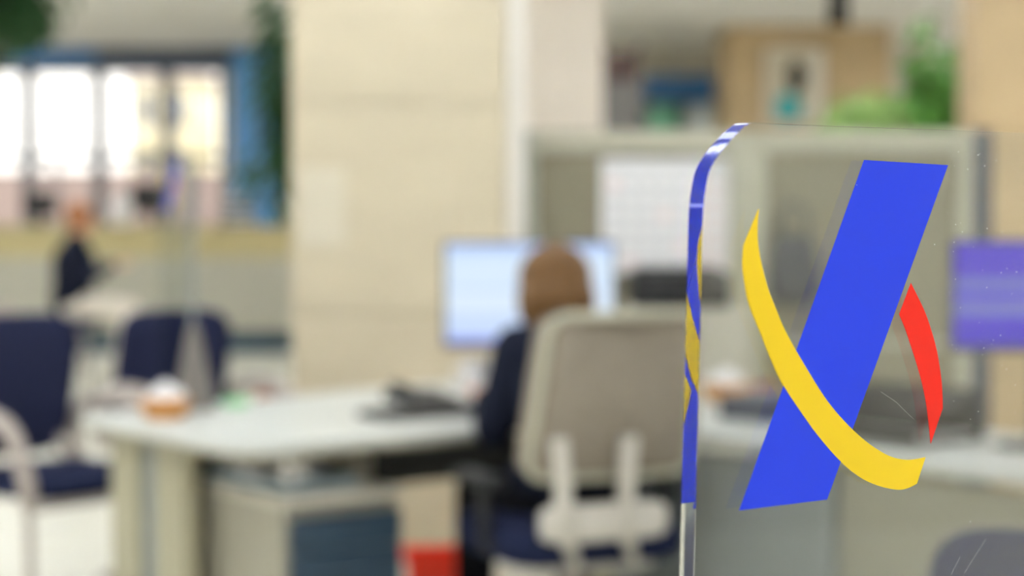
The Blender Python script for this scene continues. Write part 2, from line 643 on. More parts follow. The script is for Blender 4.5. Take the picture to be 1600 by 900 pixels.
# poster on tan pillar
a, b = P(1196, 75, 19.4), P(1285, 195, 19.4)
po = thing('framed_poster', ((a.x + b.x) / 2, 19.4, b.z), 0, 'white framed poster with dark and teal shapes on tan pillar', 'poster')
w_, h_ = b.x - a.x, a.z - b.z
MB().box((0, -.015, h_ / 2), (w_, .02, h_)).build('backing', 'paper_cream', po)
f = MB()
f.box((w_ / 2 - .05, -.035, h_ / 2), (.1, .03, h_)).box((-w_ / 2 + .02, -.035, h_ / 2), (.04, .03, h_))
f.box((0, -.035, .02), (w_, .03, .04)).box((0, -.035, h_ - .02), (w_, .03, .04))
f.build('frame', 'white_trim', po)
MB().ball((.02, -.025, h_ * .62), (.1, .01, .17), 16).build('dark_shape', 'black_plastic', po)
MB().ball((-.06, -.025, h_ * .2), (.14, .01, .17), 16).build('teal_shape', 'teal_print', po)

# black drop pole from the ceiling
q = P(1310, 38, 9.0)
t = thing('ceiling_pole', (q.x, 9.0, ZC), 0, 'black pole hanging from the ceiling beyond the partition', 'pole')
MB().lathe([(.07, -.02), (.07, 0)], n=20).build('flange', 'pole_black', t)
MB().lathe([(.05, q.z - ZC), (.052, q.z - ZC + .02), (.046, q.z - ZC + .05), (.046, -.02)], n=16).build('tube', 'pole_black', t, smooth=False)

# ------------------------------------------------------------------ far counter
CY = 18.0
cz = P(300, 352, CY).z
cl, cr = X0 + .1, P(700, 400, CY).x
cn = thing('service_counter', ((cl + cr) / 2, CY, 0), 0, 'long grey service counter with wooden band under the windows', 'counter')
L = cr - cl
MB().box((0, .35, .1), (L - .1, .5, .2)).build('kick_base', 'teal_kick', cn)
n = 8
for k in range(n):
    MB().box((-L / 2 + L / n * (k + .5), .3, .2 + (cz - .5) / 2), (L / n - .008, .6, cz - .5)).build('front_panel', 'counter_grey', cn)
MB().box((0, .3, cz - .165), (L, .62, .27)).build('wood_band', 'counter_wood', cn, .004)
MB().box((0, .3, cz - .015), (L + .02, .7, .03)).build('worktop', 'counter_wood', cn, .004)


# ------------------------------------------------------------------ monitors
def monitor(name, loc, rz, w_, h_, zc, screen, label, group=None, base_z=0):
    """loc = foot on its surface; zc = screen centre above the foot"""
    t = thing(name, loc, rz, label, 'monitor', group)
    MB().box((0, .02, zc), (w_ + .018, .03, h_ + .022)).build('casing', 'black_plastic', t, .006)
    MB().box((0, .045, zc), (w_ * .6, .03, h_ * .55)).build('rear_bulge', 'black_plastic', t, .01)
    MB().box((0, .0035, zc + .004), (w_, .003, h_)).build('screen', screen, t)
    MB().box((0, .06, zc * .5 + .005), (.06, .03, zc)).build('stand_neck', 'black_plastic', t, .004)
    MB().lathe([(.0, 0), (.12, 0), (.12, .008), (.1, .014), (0, .016)], (0, .05, 0), 24, 1, .8).build('stand_foot', 'black_plastic', t)
    return t


def on_counter(px):
    q = P(px, 340, CY + .3)
    return Vector((q.x, CY + .3, cz))


monitor('monitor', on_counter(236), math.pi + .3, .36, .26, .26, 'black_plastic', 'black monitor on the far counter beside the white jar')
monitor('monitor', on_counter(64), math.pi - .2, .34, .2, .2, 'black_plastic', 'black monitor on the far counter behind the seated visitor')
q = on_counter(197)
jar = thing('white_jar', (q.x, CY + .12, cz), 0, 'white rounded jar standing on the far service counter', 'jar')
MB().lathe([(.07, 0), (.1, .02), (.105, .12), (.095, .2), (.06, .26), (.06, .28)], n=24).build('jar_body', 'white_ceramic', jar, smooth=True)
MB().lathe([(.066, .28), (.066, .30), (.03, .315), (.012, .33)], n=24).build('lid', 'white_ceramic', jar, smooth=True)
q = on_counter(372)
bxs = thing('paper_tray', q, .1, 'grey stacked paper tray on the far counter near the plant', 'paper tray')
for k in range(3):
    f = MB()
    f.box((0, 0, .01 + k * .1), (.34, .26, .015)).box((-.165, 0, .045 + k * .1), (.012, .26, .07)).box((.165, 0, .045 + k * .1), (.012, .26, .07)).box((0, .125, .045 + k * .1), (.34, .012, .07))
    f.build('tray', 'locker_grey', bxs)
    MB().box((0, -.01, .035 + k * .1), (.28, .22, .03)).build('paper_stack', 'paper', bxs)


# ------------------------------------------------------------------ plants
def leaf_mesh(mb, c, d, nrm, ln, wd):
    d = d.normalized()
    s_ = d.cross(nrm).normalized()
    u_ = s_.cross(d)
    mb.add([c, c + d * ln * .45 + s_ * wd * .5 + u_ * .01, c + d * ln - u_ * ln * .15, c + d * ln * .45 - s_ * wd * .5 + u_ * .01, c + d * ln * .5 - u_ * .012],
           [(0, 1, 4), (1, 2, 4), (2, 3, 4), (3, 0, 4)])


def plant(name, loc, pot_r, trunk_h, blobs, leafs, ln, m, label, seed, lean=(0, 0)):
    rnd = random.Random(seed)
    t = thing(name, loc, 0, label, 'plant')
    ph = pot_r * 1.7
    MB().lathe([(pot_r * .72, 0), (pot_r * .76, .02), (pot_r, ph - .05), (pot_r * 1.07, ph - .04), (pot_r * 1.07, ph), (pot_r * .95, ph), (pot_r * .92, ph - .05)], n=24).build('pot', 'terracotta', t, smooth=False)
    MB().lathe([(pot_r * .9, ph - .07), (pot_r * .9, ph - .045)], n=24).build('soil', 'soil', t)
    tr = MB()
    top = Vector((lean[0], lean[1], trunk_h))
    tr.tube([(0, 0, ph - .06), (lean[0] * .3 + .02, lean[1] * .3, trunk_h * .5), top], [.035, .028, .02], 8)
    for (c, r) in blobs:
        c = Vector(c)
        tr.tube([top * .8, (top * .8 + c) / 2 + Vector((0, 0, .06)), c], [.018, .013, .006], 6)
    tr.build('trunk', 'bark', t, smooth=True)
    mb = MB()
    tot = sum(r[0] * r[1] * r[2] for c, r in blobs)
    for c, r in blobs:
        for k in range(int(leafs * r[0] * r[1] * r[2] / tot)):
            while True:
                v = Vector((rnd.uniform(-1, 1), rnd.uniform(-1, 1), rnd.uniform(-1, 1)))
                if .25 < v.length < 1:
                    break
            p = Vector(c) + Vector((v.x * r[0], v.y * r[1], v.z * r[2]))
            d = Vector((v.x, v.y, v.z * .5 - .5)) + Vector((rnd.uniform(-.5, .5),) * 3)
            leaf_mesh(mb, p, d, Vector((rnd.uniform(-.4, .4), rnd.uniform(-.4, .4), 1)).normalized(), ln * rnd.uniform(.7, 1.3), ln * .45 * rnd.uniform(.8, 1.2))
    fo = mb.build('foliage', m, t)
    fo['kind'] = 'stuff'
    return t


def blob(px, py, Y, base, r):
    q = P(px, py, Y)
    return ((q.x - base[0], Y - base[1], q.z), r)


base = (P(476, 300, 9.6).x, 9.6, 0)
plant('indoor_tree', base, .24, 2.1, [blob(446, 60, 9.6, base, (.12, .16, .3)), blob(440, 185, 9.6, base, (.1, .16, .2)), blob(422, 262, 9.6, base, (.15, .16, .12)),
                                      blob(440, 310, 9.6, base, (.07, .1, .12)), blob(470, 120, 9.6, base, (.2, .2, .3)), blob(485, 220, 9.6, base, (.2, .2, .3))],
      700, .11, 'leaf_dark', 'dark green leafy indoor tree half hidden by the cream pillar', 3)
base = (P(-60, 300, 12).x, 12, 0)
plant('indoor_tree', base, .28, 2.3, [blob(28, 18, 12, base, (.2, .3, .14)), blob(-20, 20, 12, base, (.4, .4, .25)), blob(82, -8, 12, base, (.14, .2, .1)), blob(-60, -40, 12, base, (.5, .5, .25)), blob(20, 45, 12, base, (.12, .2, .06))],
      1100, .12, 'leaf_dark', 'tall dark green tree reaching the ceiling near the windows', 4)
base = (P(1455, 300, 11.5).x, 11.5, 0)
plant('indoor_tree', base, .25, 1.9, [blob(1462, 120, 11.5, base, (.14, .2, .2)), blob(1470, 180, 11.5, base, (.14, .2, .18)), blob(1425, 170, 11.5, base, (.13, .2, .14)), blob(1440, 45, 11.5, base, (.06, .1, .06))],
      520, .12, 'leaf_mid', 'green leafy indoor tree beside the tan stone pillar', 5)
base = (P(1350, 300, 11.0).x, 11.0, 0)
plant('potted_plant', base, .2, 1.45, [blob(1350, 172, 11.0, base, (.18, .2, .1)), blob(1330, 200, 11.0, base, (.17, .2, .12)), blob(1375, 205, 11.0, base, (.15, .2, .12))],
      420, .1, 'leaf_light', 'pale green bushy plant behind the partition panel', 6)

# grey locker with a brown box
a, b = P(947, 128, 12.0), P(1006, 128, 12.0)
lk = thing('metal_locker', ((a.x + b.x) / 2 - .03, 12.0, 0), 0, 'tall grey metal locker behind the partition', 'locker')
lw = b.x - a.x + .06
MB().box((0, .22, a.z / 2), (lw, .44, a.z)).build('body', 'locker_grey', lk, .004)
for k in range(2):
    d = MB().box((0, -.008, a.z * (.25 + .5 * k)), (lw - .02, .016, a.z * .5 - .02)).build('door', 'locker_grey', lk, .003)
    MB().box((lw * .35, -.022, a.z * (.25 + .5 * k)), (.015, .012, .1)).build('handle', 'black_plastic', d)
bxk = thing('cardboard_box', ((a.x + b.x) / 2 - .02, 12.2, a.z), .1, 'dark brown open box on top of the grey locker', 'box')
MB().box((0, 0, .09), (.2, .26, .18)).build('carton', 'brown_box', bxk, .003)
for s_ in (-1, 1):
    MB().box((s_ * .1, 0, .2), (.012, .26, .09), (0, s_ * .5, 0)).build('flap', 'brown_box', bxk)

# ------------------------------------------------------------------ partition
QY = 7.6
pt = thing('office_partition', (P(1160, 300, QY).x, QY, 0), 0, 'grey office partition with framed fabric panels and navy end post', 'partition')
ox = pt.location.x
ptop = P(900, 205, QY).z
rail_b = P(900, 236, QY).z


def px_x(px):
    return P(px, 300, QY).x - ox


def post(pa, pb, m, top=ptop):
    xa, xb = px_x(pa), px_x(pb)
    MB().box(((xa + xb) / 2, 0, top / 2), (xb - xa, .06, top)).build('post', m, pt, .004)


post(800, 836, 'rail_green')
post(1140, 1196, 'rail')
post(1494, 1516, 'rail')
post(1518, 1546, 'navy_post', ptop + .005)
for pa, pb in ((836, 1140), (1196, 1494)):
    xa, xb = px_x(pa) + .002, px_x(pb) - .002
    MB().box(((xa + xb) / 2, 0, (ptop + rail_b) / 2), (xb - xa, .055, ptop - rail_b)).build('top_rail', 'rail', pt, .004)
    for k, (za, zb_) in enumerate(((.14, .777), (.803, rail_b - .003))):
        MB().box(((xa + xb) / 2, .005, (za + zb_) / 2), (xb - xa - .004, .035, zb_ - za)).build('fabric_panel', 'panel_fabric', pt, .006)
    MB().box(((xa + xb) / 2, .005, .79), (xb - xa - .002, .03, .024)).build('mid_rail', 'rail', pt)
    MB().box(((xa + xb) / 2, 0, .095), (xb - xa, .05, .08)).build('bottom_rail', 'rail', pt, .004)

# calendar planner
a, b = P(940, 248, QY - .032), P(1136, 427, QY - .032)
cal = thing('wall_planner', ((a.x + b.x) / 2, QY - .032, b.z), 0, 'large white wall planner with faint grid on the partition', 'calendar')
w_, h_ = b.x - a.x, a.z - b.z
MB().box((0, -.002, h_ / 2), (w_, .003, h_)).build('sheet', 'paper', cal)
MB().box((0, -.0045, h_ * .93), (w_ * .94, .001, h_ * .06)).build('heading_bar', 'print_grey', cal)
rnd = random.Random(3)
for i in range(7):
    for j in range(6):
        MB().box((-w_ * .4 + i * w_ * .133, -.0045, h_ * (.1 + .135 * j)), (w_ * .095, .001, h_ * .085)).build('date_cell', 'print_pink' if (i > 4 or rnd.random() < .12) else 'print_grey', cal)

# dark cloth bag hanging on the second panel
q = P(1238, 335, QY - .06)
bag = thing('cloth_bag', (q.x, QY - .03, q.z), 0, 'dark grey cloth bag hanging on the partition', 'bag')
MB().tube([(-.06, -.03, -.1), (-.045, -.03, .02), (0, -.03, .05), (.045, -.03, .02), (.06, -.03, -.1)], .008, 8).build('strap', 'grey_cloth', bag, smooth=True)
MB().lathe([(.02, -.36), (.09, -.34), (.1, -.25), (.085, -.14), (.07, -.09), (.03, -.085)], (0, -.045, 0), 20, 1, .38).build('pouch', 'grey_cloth', bag, smooth=True)
MB().lathe([(.008, -.005), (.012, 0), (.008, .005)], (0, -.03, .055), 10).build('hook', 'alu', bag)

# cabinet with printer
a, b = P(985, 482, 6.95), P(1172, 482, 6.95)
kb = thing('low_cabinet', ((a.x + b.x) / 2, 6.95, 0), 0, 'low beige cabinet against the partition under the black printer', 'cabinet')
kw = b.x - a.x
MB().box((0, .25, a.z / 2), (kw, .5, a.z)).build('body', 'cabinet_beige', kb, .004)
for s_ in (-1, 1):
    d = MB().box((s_ * kw * .25, -.008, a.z / 2), (kw * .5 - .008, .016, a.z - .06)).build('door', 'cabinet_beige', kb, .003)
    MB().box((s_ * .03, -.024, a.z * .6), (.012, .016, .12)).build('handle', 'alu', d)
pr = thing('printer', ((a.x + b.x) / 2 - .03, 7.18, a.z), 0, 'black printer on the low cabinet below the wall planner', 'printer')
MB().box((0, 0, .065), (.36, .36, .13)).build('body', 'black_plastic', pr, .015)
MB().box((0, -.2, .03), (.26, .1, .012)).build('paper_tray', 'black_plastic', pr, .003)
MB().box((0, .02, .137), (.3, .28, .014)).build('lid', 'dark_panel', pr, .005)
MB().box((.13, -.178, .1), (.06, .008, .03)).build('button_panel', 'locker_grey', pr)

# ================================================================== CLERK'S DESK
DC = G(380, 700, .73)
UA = R(38)
U = Vector((math.cos(UA), math.sin(UA), 0))
V = Vector((-math.sin(UA), math.cos(UA), 0))


def D(u, v, z=.73):
    p = DC + U * u + V * v
    return Vector((p.x, p.y, z))


DL, DD = 1.95, .96
dk = thing('office_desk', (DC.x, DC.y, 0), UA, 'pale grey topped office desk with beige legs used by the clerk', 'desk')
poly = []
for (cx_, cy_, a0) in ((.1, .1, 180), (DL - .03, .03, 270), (DL - .03, DD + .30, 0), (.06, DD - .06, 90)):
    rr = {180: .1, 270: .03, 0: .03, 90: .06}[a0]
    for k in range(7):
        a_ = R(a0 + 15 * k)
        poly.append((cx_ + rr * math.cos(a_), cy_ + rr * math.sin(a_)))
MB().prism(poly, (0, 0, 0), (1, 0, 0), (0, 1, 0), (0, 0, 1), .706, .73).build('worktop', 'desk_laminate', dk, .003)
MB().prism([(p[0] * .996 + .004, p[1] * .996 + .002) for p in poly], (0, 0, 0), (1, 0, 0), (0, 1, 0), (0, 0, 1), .694, .7055).build('edge_band', 'desk_edge', dk)
for uu in (.1, DL - .1):
    for vv, nm in ((.525, 'leg_paint'), (.79, 'leg_paint')):
        MB().box((uu, vv, .36), (.05, .17, .66)).build('leg', nm, dk, .008)
        MB().box((uu, vv, .015), (.07, .2, .03)).build('foot', 'leg_grey', dk, .006)
    MB().box((uu, .6575, .38), (.02, .093, .62)).build('leg_panel', 'leg_grey', dk, .003)
MB().box((DL / 2, .89, .57), (DL - .3, .018, .24)).build('modesty_panel', 'dark_panel', dk)
MB().box((DL / 2 + .1, .62, .64), (DL - .6, .3, .06)).build('cable_tray', 'dark_panel', dk, .004)

# pedestal
pc = G(450, 778, .585)
rel = pc - DC
pu, pv = rel.dot(U), rel.dot(V)
pw, pd, ph = .34, .54, .585
pe = thing('drawer_pedestal', (pc.x, pc.y, 0), UA, 'beige drawer pedestal with dark blue front under the desk', 'pedestal')
MB().box((pw / 2, pd / 2 + .01, .05 + (ph - .08) / 2), (pw, pd - .02, ph - .08)).build('body', 'pedestal_side', pe, .004)
MB().box((pw / 2, pd / 2, ph - .015), (pw + .01, pd + .01, .03)).build('top_panel', 'pedestal_top', pe, .006)
zz = .055
for hh in (.25, .135, .09):
    d = MB().box((pw / 2, -.008, zz + hh / 2), (pw - .006, .018, hh - .004)).build('drawer_front', 'pedestal_front', pe, .003)
    MB().box((pw / 2, -.022, zz + hh - .03), (.1, .012, .012)).build('handle', 'pedestal_front', d, .003)
    zz += hh
for (cx_, cy_) in ((.05, .06), (pw - .05, .06), (.05, pd - .06), (pw - .05, pd - .06)):
    MB().lathe([(.018, 0), (.025, .01), (.025, .035), (.012, .05)], (cx_, cy_, 0), 12).build('castor', 'black_plastic', pe)


def onped(u, v, z=0):
    p = pc + U * u + V * v
    return Vector((p.x, p.y, ph + z))


fd = thing('blue_folder', onped(.13, .27), UA + .03, 'flat teal blue folder lying on the pedestal top', 'folder')
MB().box((0, 0, .004), (.24, .44, .006)).build('back_cover', 'folder_blue', fd, .002)
MB().box((.004, 0, .014), (.225, .42, .014)).build('paper_sheaf', 'paper', fd)
MB().box((0, 0, .024), (.24, .44, .005)).build('front_cover', 'folder_blue', fd, .002)
pk = thing('paper_stack', onped(.13, .3, .0275), UA - .1, 'loose stack of white and violet papers on the blue folder', 'papers')
for k in range(4):
    MB().box((random.uniform(-.01, .01), random.uniform(-.015, .015), .004 + k * .0072), (.19, .28, .007), (0, 0, random.uniform(-.1, .1))).build('paper_bundle', ['paper', 'folder_violet', 'paper', 'print_grey'][k], pk)
rl = thing('paper_roll', onped(.07, .08, .027), UA + .4, 'small white paper roll on the corner of the blue folder', 'paper roll')
MB().tube([(-.035, 0, .03), (.035, 0, .03)], .03, 20).build('roll', 'paper', rl)
MB().tube([(-.038, 0, .03), (.038, 0, .03)], .01, 12).build('core', 'brown_box', rl)
tp = thing('desk_tray', onped(.31, .3), UA, 'beige empty plastic tray at the open side of the pedestal top', 'tray')
f = MB().box((0, 0, .006), (.09, .3, .012)).box((-.042, 0, .035), (.008, .3, .06)).box((.042, 0, .035), (.008, .3, .06)).box((0, .146, .035), (.09, .008, .06)).box((0, -.146, .035), (.09, .008, .06))
f.build('tray_body', 'pedestal_top', tp)
MB().box((0, 0, .03), (.07, .26, .03)).build('card_stack', 'paper_cream', tp)


# basket things
def basket(name, loc, r, label):
    t = thing(name, loc, 0, label, 'basket')
    MB().lathe([(r * .75, 0), (r * .9, .01), (r, .035), (r * 1.02, .05), (r * .94, .05), (r * .85, .015)], n=28).build('bowl', 'wicker', t, smooth=True)
    MB().tube([(r * 1.0 * math.cos(2 * math.pi * k / 24), r * 1.0 * math.sin(2 * math.pi * k / 24), .05) for k in range(24)], .006, 6, closed=True).build('rim', 'wicker', t, smooth=True)
    rn = random.Random(int(loc[0] * 100))
    for k in range(5):
        an = k * 1.257
        MB().ball((r * .45 * math.cos(an), r * .45 * math.sin(an), .055), (r * .42, r * .36, .032), 12, (rn.uniform(-.4, .4), rn.uniform(-.4, .4), an)).build('paper_packet', 'white_ceramic', t, smooth=True)
    MB().ball((0, 0, .075), (r * .4, r * .36, .03), 12).build('paper_packet', 'white_ceramic', t, smooth=True)
    return t


q = G(258, 653, .73)
basket('round_basket', q, .066, 'small tan basket of white packets on the clerk\'s desk')
q = G(1132, 627, .73)
basket('round_basket', q, .07, 'small tan basket of white packets beside the red cup')
q = G(1192, 636, .73)
cup = thing('red_cup', q, .3, 'small dull red cup near the far end of the desk', 'cup')
MB().lathe([(.026, 0), (.03, .005), (.036, .07), (.034, .07), (.028, .01)], n=20).build('cup_body', 'maroon', cup, smooth=True)
MB().tube([(.034, 0, .055), (.058, 0, .05), (.058, 0, .025), (.031, 0, .018)], .004, 8).build('handle', 'maroon', cup, smooth=True)
q = G(368, 634, .73)
gp = thing('note_pad', q, .5, 'small pale green note pad on the clerk\'s desk', 'note pad')
MB().box((0, 0, .01), (.06, .06, .02)).build('pad', 'green_soft', gp)
MB().box((.004, .002, .0215), (.058, .058, .002), (0, .05, 0)).build('top_sheet', 'green_soft', gp)

# clerk's monitor
mY = 5.72
mc = P(828, 460, mY)
monitor('monitor', (mc.x, mY, .73), R(6), .5, .295, mc.z - .73, 'screen_blue', 'switched-on monitor with pale blue screen before the seated clerk')
# keyboard
kp = D(.82, .33)
kbd = thing('keyboard', kp, R(34), 'black keyboard on the desk before the clerk', 'keyboard')
MB().box((0, 0, .009), (.44, .15, .014)).build('base', 'keyboard_black', kbd, .004)
kproto = None
for r_ in range(5):
    for c_ in range(15):
        if kproto is None:
            kproto = MB().box((0, 0, 0), (.024, .022, .008)).build('key', 'black_plastic', kbd)
            ko = kproto
        else:
            ko = kproto.copy()
            col.objects.link(ko)
        ko.location = (-.2 + c_ * .0285, -.055 + r_ * .0275, .019)
q = G(655, 628, .73)
ph_ = thing('desk_phone', (q.x, q.y, .73), R(30), 'low black desk telephone beside the keyboard', 'phone')
MB().prism([(0, 0), (.17, 0), (.17, .032), (0, .014)], (-.09, -.1, .002), (0, 1, 0), (0, 0, 1), (1, 0, 0), 0, .18).build('base', 'keyboard_black', ph_, .005)
hs = MB().capsule((-.06, -.07, .034), .015, (-.06, .05, .05), .015)
hs.build('handset', 'black_plastic', ph_, smooth=True)
for r_ in range(4):
    for c_ in range(3):
        MB().box((.0 + c_ * .025, -.055 + r_ * .027, .024 + r_ * .003), (.016, .016, .008), (.15, 0, 0)).build('key', 'locker_grey', ph_)
q = G(745, 625, .73)
mug = thing('mug', q, 2.6, 'tall white mug standing below the lit monitor', 'mug')
MB().lathe([(.04, 0), (.043, .004), (.046, .125), (.042, .125), (.039, .01)], n=24).build('cup_body', 'white_ceramic', mug, smooth=True)
MB().tube([(.045, 0, .1), (.075, 0, .098), (.08, 0, .06), (.07, 0, .03), (.043, 0, .025)], .006, 8).build('handle', 'white_ceramic', mug, smooth=True)

# red bin under the desk
q = P(690, 885, 6.75)
rb = thing('storage_box', (q.x, q.y, 0), R(4), 'low red plastic box on the floor before the cream pillar', 'box')
bm_ = MB()
vs = []
for (s0, z) in ((.9, 0), (1, .11), (.96, .11), (.86, .012)):
    vs += [(-.13 * s0, -.1 * s0, z), (.13 * s0, -.1 * s0, z), (.13 * s0, .1 * s0, z), (-.13 * s0, .1 * s0, z)]
fs = [(3, 2, 1, 0), (12, 13, 14, 15)]
for i in range(3):
    for k in range(4):
        l = (k + 1) % 4
        fs.append((i * 4 + k, i * 4 + l, i * 4 + 4 + l, i * 4 + 4 + k))
bm_.add(vs, fs).build('box_body', 'red_plastic', rb, .004)
f = MB()
for sx, sy, dx, dy in ((0, -.103, .27, .014), (0, .103, .27, .014), (-.133, 0, .014, .2), (.133, 0, .014, .2)):
    f.box((sx, sy, .105), (dx, dy, .016))
f.build('rim', 'red_plastic', rb)

# ------------------------------------------------------------------ side desk (seen through the acrylic)
sd = thing('side_desk', (DC.x, DC.y, 0), UA, 'pale topped side desk with grey front panel behind the acrylic screen', 'desk')
su0, su1, sv0, sv1 = 1.1, 1.74, -2.35, -.02
MB().box(((su0 + su1) / 2, (sv0 + sv1) / 2, .718), (su1 - su0, sv1 - sv0, .024)).build('worktop', 'desk_laminate', sd, .003)
MB().box((su0 + .05, -1.18, .40), (.018, .56, .56)).build('front_panel', 'side_panel', sd)
MB().box((su0 + .05, -1.88, .40), (.018, .80, .56)).build('front_panel', 'side_panel', sd)
MB().box((su0 + .05, -.495, .40), (.018, .69, .56)).build('front_panel', 'leg_grey', sd)  # greyer stretch: shade under the desk put into the colour
for vv in (-.12, -.87, -2.3):
    MB().box((su0 + .035, vv, .353), (.05, .05, .706)).build('leg', 'leg_grey', sd, .005)
    MB().box((su1 - .05, vv, .353), (.05, .05, .706)).build('leg', 'leg_grey', sd, .005)
    MB().box(((su0 + su1) / 2, vv, .68), (.5, .04, .045)).build('cross_rail', 'leg_grey', sd)

q = D(1.5, -1.24)
mz = P(1645, 463, q.y).z
monitor('monitor', (q.x, q.y, .73), R(-4), .45, .25, mz - .73, 'screen_violet', 'monitor showing violet screen with pale bands on the side desk')
# dark handset phone, papers on side desk
q = D(1.42, -.84)
p2 = thing('document_tray', q, UA, 'dark grey document tray on the side desk next to the violet monitor', 'paper tray')
for k in range(3):
    f = MB()
    f.box((0, 0, .006 + k * .045), (.26, .34, .008)).box((-.127, 0, .02 + k * .045), (.006, .34, .034)).box((.127, 0, .02 + k * .045), (.006, .34, .034)).box((0, .167, .02 + k * .045), (.26, .006, .034))
    f.build('tray', 'keyboard_black', p2)
MB().box((0, 0, .018), (.21, .297, .012)).build('paper_stack', 'paper', p2)
q = D(1.55, -.36)
bk = thing('binder_block', q, UA + .2, 'dark navy ring binder lying on the side desk', 'binder')
MB().box((0, 0, .003), (.28, .32, .005)).box((0, 0, .062), (.28, .32, .005)).box((-.139, 0, .0325), (.005, .32, .064)).build('cover', 'navy_post', bk)
MB().box((.01, 0, .03), (.22, .29, .05)).build('paper_block', 'paper', bk)
q = D(1.25, -1.55)
bg2 = thing('desk_bag', q, UA + .5, 'dark slouched pouch on the side desk below the violet screen', 'bag')
MB().lathe([(.1, 0), (.13, .02), (.135, .07), (.1, .11), (.05, .125)], n=20, sx=1, sy=.7).build('pouch', 'navy_post', bg2, smooth=True)
MB().tube([(-.06, 0, .12), (-.04, 0, .17), (.04, 0, .17), (.06, 0, .12)], .008, 8).build('strap', 'navy_post', bg2, smooth=True)


# ------------------------------------------------------------------ visitor chairs
def pad(w_, d_, t, bulge=.01, e=.35):
    """soft cushion: rounded slab in local x,y with thickness t along z"""
    mb = MB()
    nx = 10
    pts = []
    for k in range(40):
        a_ = 2 * math.pi * k / 40
        c_, s_ = math.cos(a_), math.sin(a_)
        pts.append((math.copysign(abs(c_) ** e, c_) * w_ / 2, math.copysign(abs(s_) ** e, s_) * d_ / 2))
    rings = [(.90, -t / 2), (.98, -t / 2 + t * .12), (1.0, -t * .1), (1.0, t * .2), (.97, t / 2 - t * .1), (.9, t / 2), (.5, t / 2 + bulge)]
    vs = [Vector((p[0] * s_, p[1] * s_, z)) for s_, z in rings for p in pts]
    n = 40
    fs = [tuple(range(n))[::-1], tuple((len(rings) - 1) * n + k for k in range(n))]
    for i in range(len(rings) - 1):
        for k in range(n):
            l = (k + 1) % n
            fs.append((i * n + k, i * n + l, (i + 1) * n + l, (i + 1) * n + k))
    mb.add(vs, fs)
    return mb


def visitor_chair(loc, rz, label, tall=.98):
    t = thing('visitor_chair', loc, rz, label, 'chair')
    s = pad(.48, .46, .07)
    for v in s.v:
        v += Vector((0, .02, .46))
    s.build('seat', 'navy_seat', t, smooth=True)
    hgt = tall - .50
    b = pad(.46, hgt, .06)
    rot = Euler((R(90 - 12 + 180), 0, 0)).to_matrix()
    for v in b.v:
        bend = .06 * (v.x / .23) ** 2
        q_ = Vector((v.x * (1 - .12 * (v.y / hgt - .5) * -1 * 0), v.y, v.z))
        q_.z -= 0
        q_ = Euler((R(78), 0, 0)).to_matrix() @ q_
        q_.y += bend
        v.x, v.y, v.z = q_.x, q_.y - .27, q_.z + .50 + hgt / 2
    b.build('backrest', 'navy_fabric', t, smooth=True)
    for s_ in (-1, 1):
        x = s_ * .27
        pts = spline([(x, -.24, .47), (x, -.255, .60), (x, -.18, .67), (x, .0, .685), (x, .15, .64), (x, .225, .5), (x, .235, .42)], 5)
        MB().tube(pts, .027, 10).build('armrest', 'tube_grey', t, smooth=True)
        pts = spline([(x, .235, .43), (x, .245, .2), (x, .25, .06), (x, .2, .018), (x, .0, .014), (x, -.25, .014)], 5)
        MB().tube(pts, .014, 8).build('leg', 'tube_grey', t, smooth=True)
        MB().tube([(x, -.24, .48), (s_ * .2, -.235, .5), (s_ * .2, -.25, .62)], .013, 8).build('back_bracket', 'tube_grey', t, smooth=True)
    MB().tube([(-.27, -.25, .014), (.27, -.25, .014)], .014, 8).build('floor_bar', 'tube_grey', t, smooth=True)
    MB().tube([(-.27, .232, .415), (.27, .232, .415)], .013, 8).build('seat_bar', 'tube_grey', t, smooth=True)
    MB().tube([(-.27, -.15, .415), (.27, -.15, .415)], .013, 8).build('seat_bar', 'tube_grey', t, smooth=True)
    return t


visitor_chair((-1.46, 6.1, 0), R(-130), 'navy visitor chair with curved grey armrests at the open floor')
visitor_chair((-1.09, 6.78, 0), R(-138), 'navy visitor chair behind the small acrylic screen and basket', .96)
visitor_chair((P(-30, 400, 13).x, 13, 0), R(-60), 'navy visitor chair beside the far seated visitor', .98)
visitor_chair((.825, 2.62, 0), R(-20), 'navy visitor chair standing behind the big acrylic screen', .90)


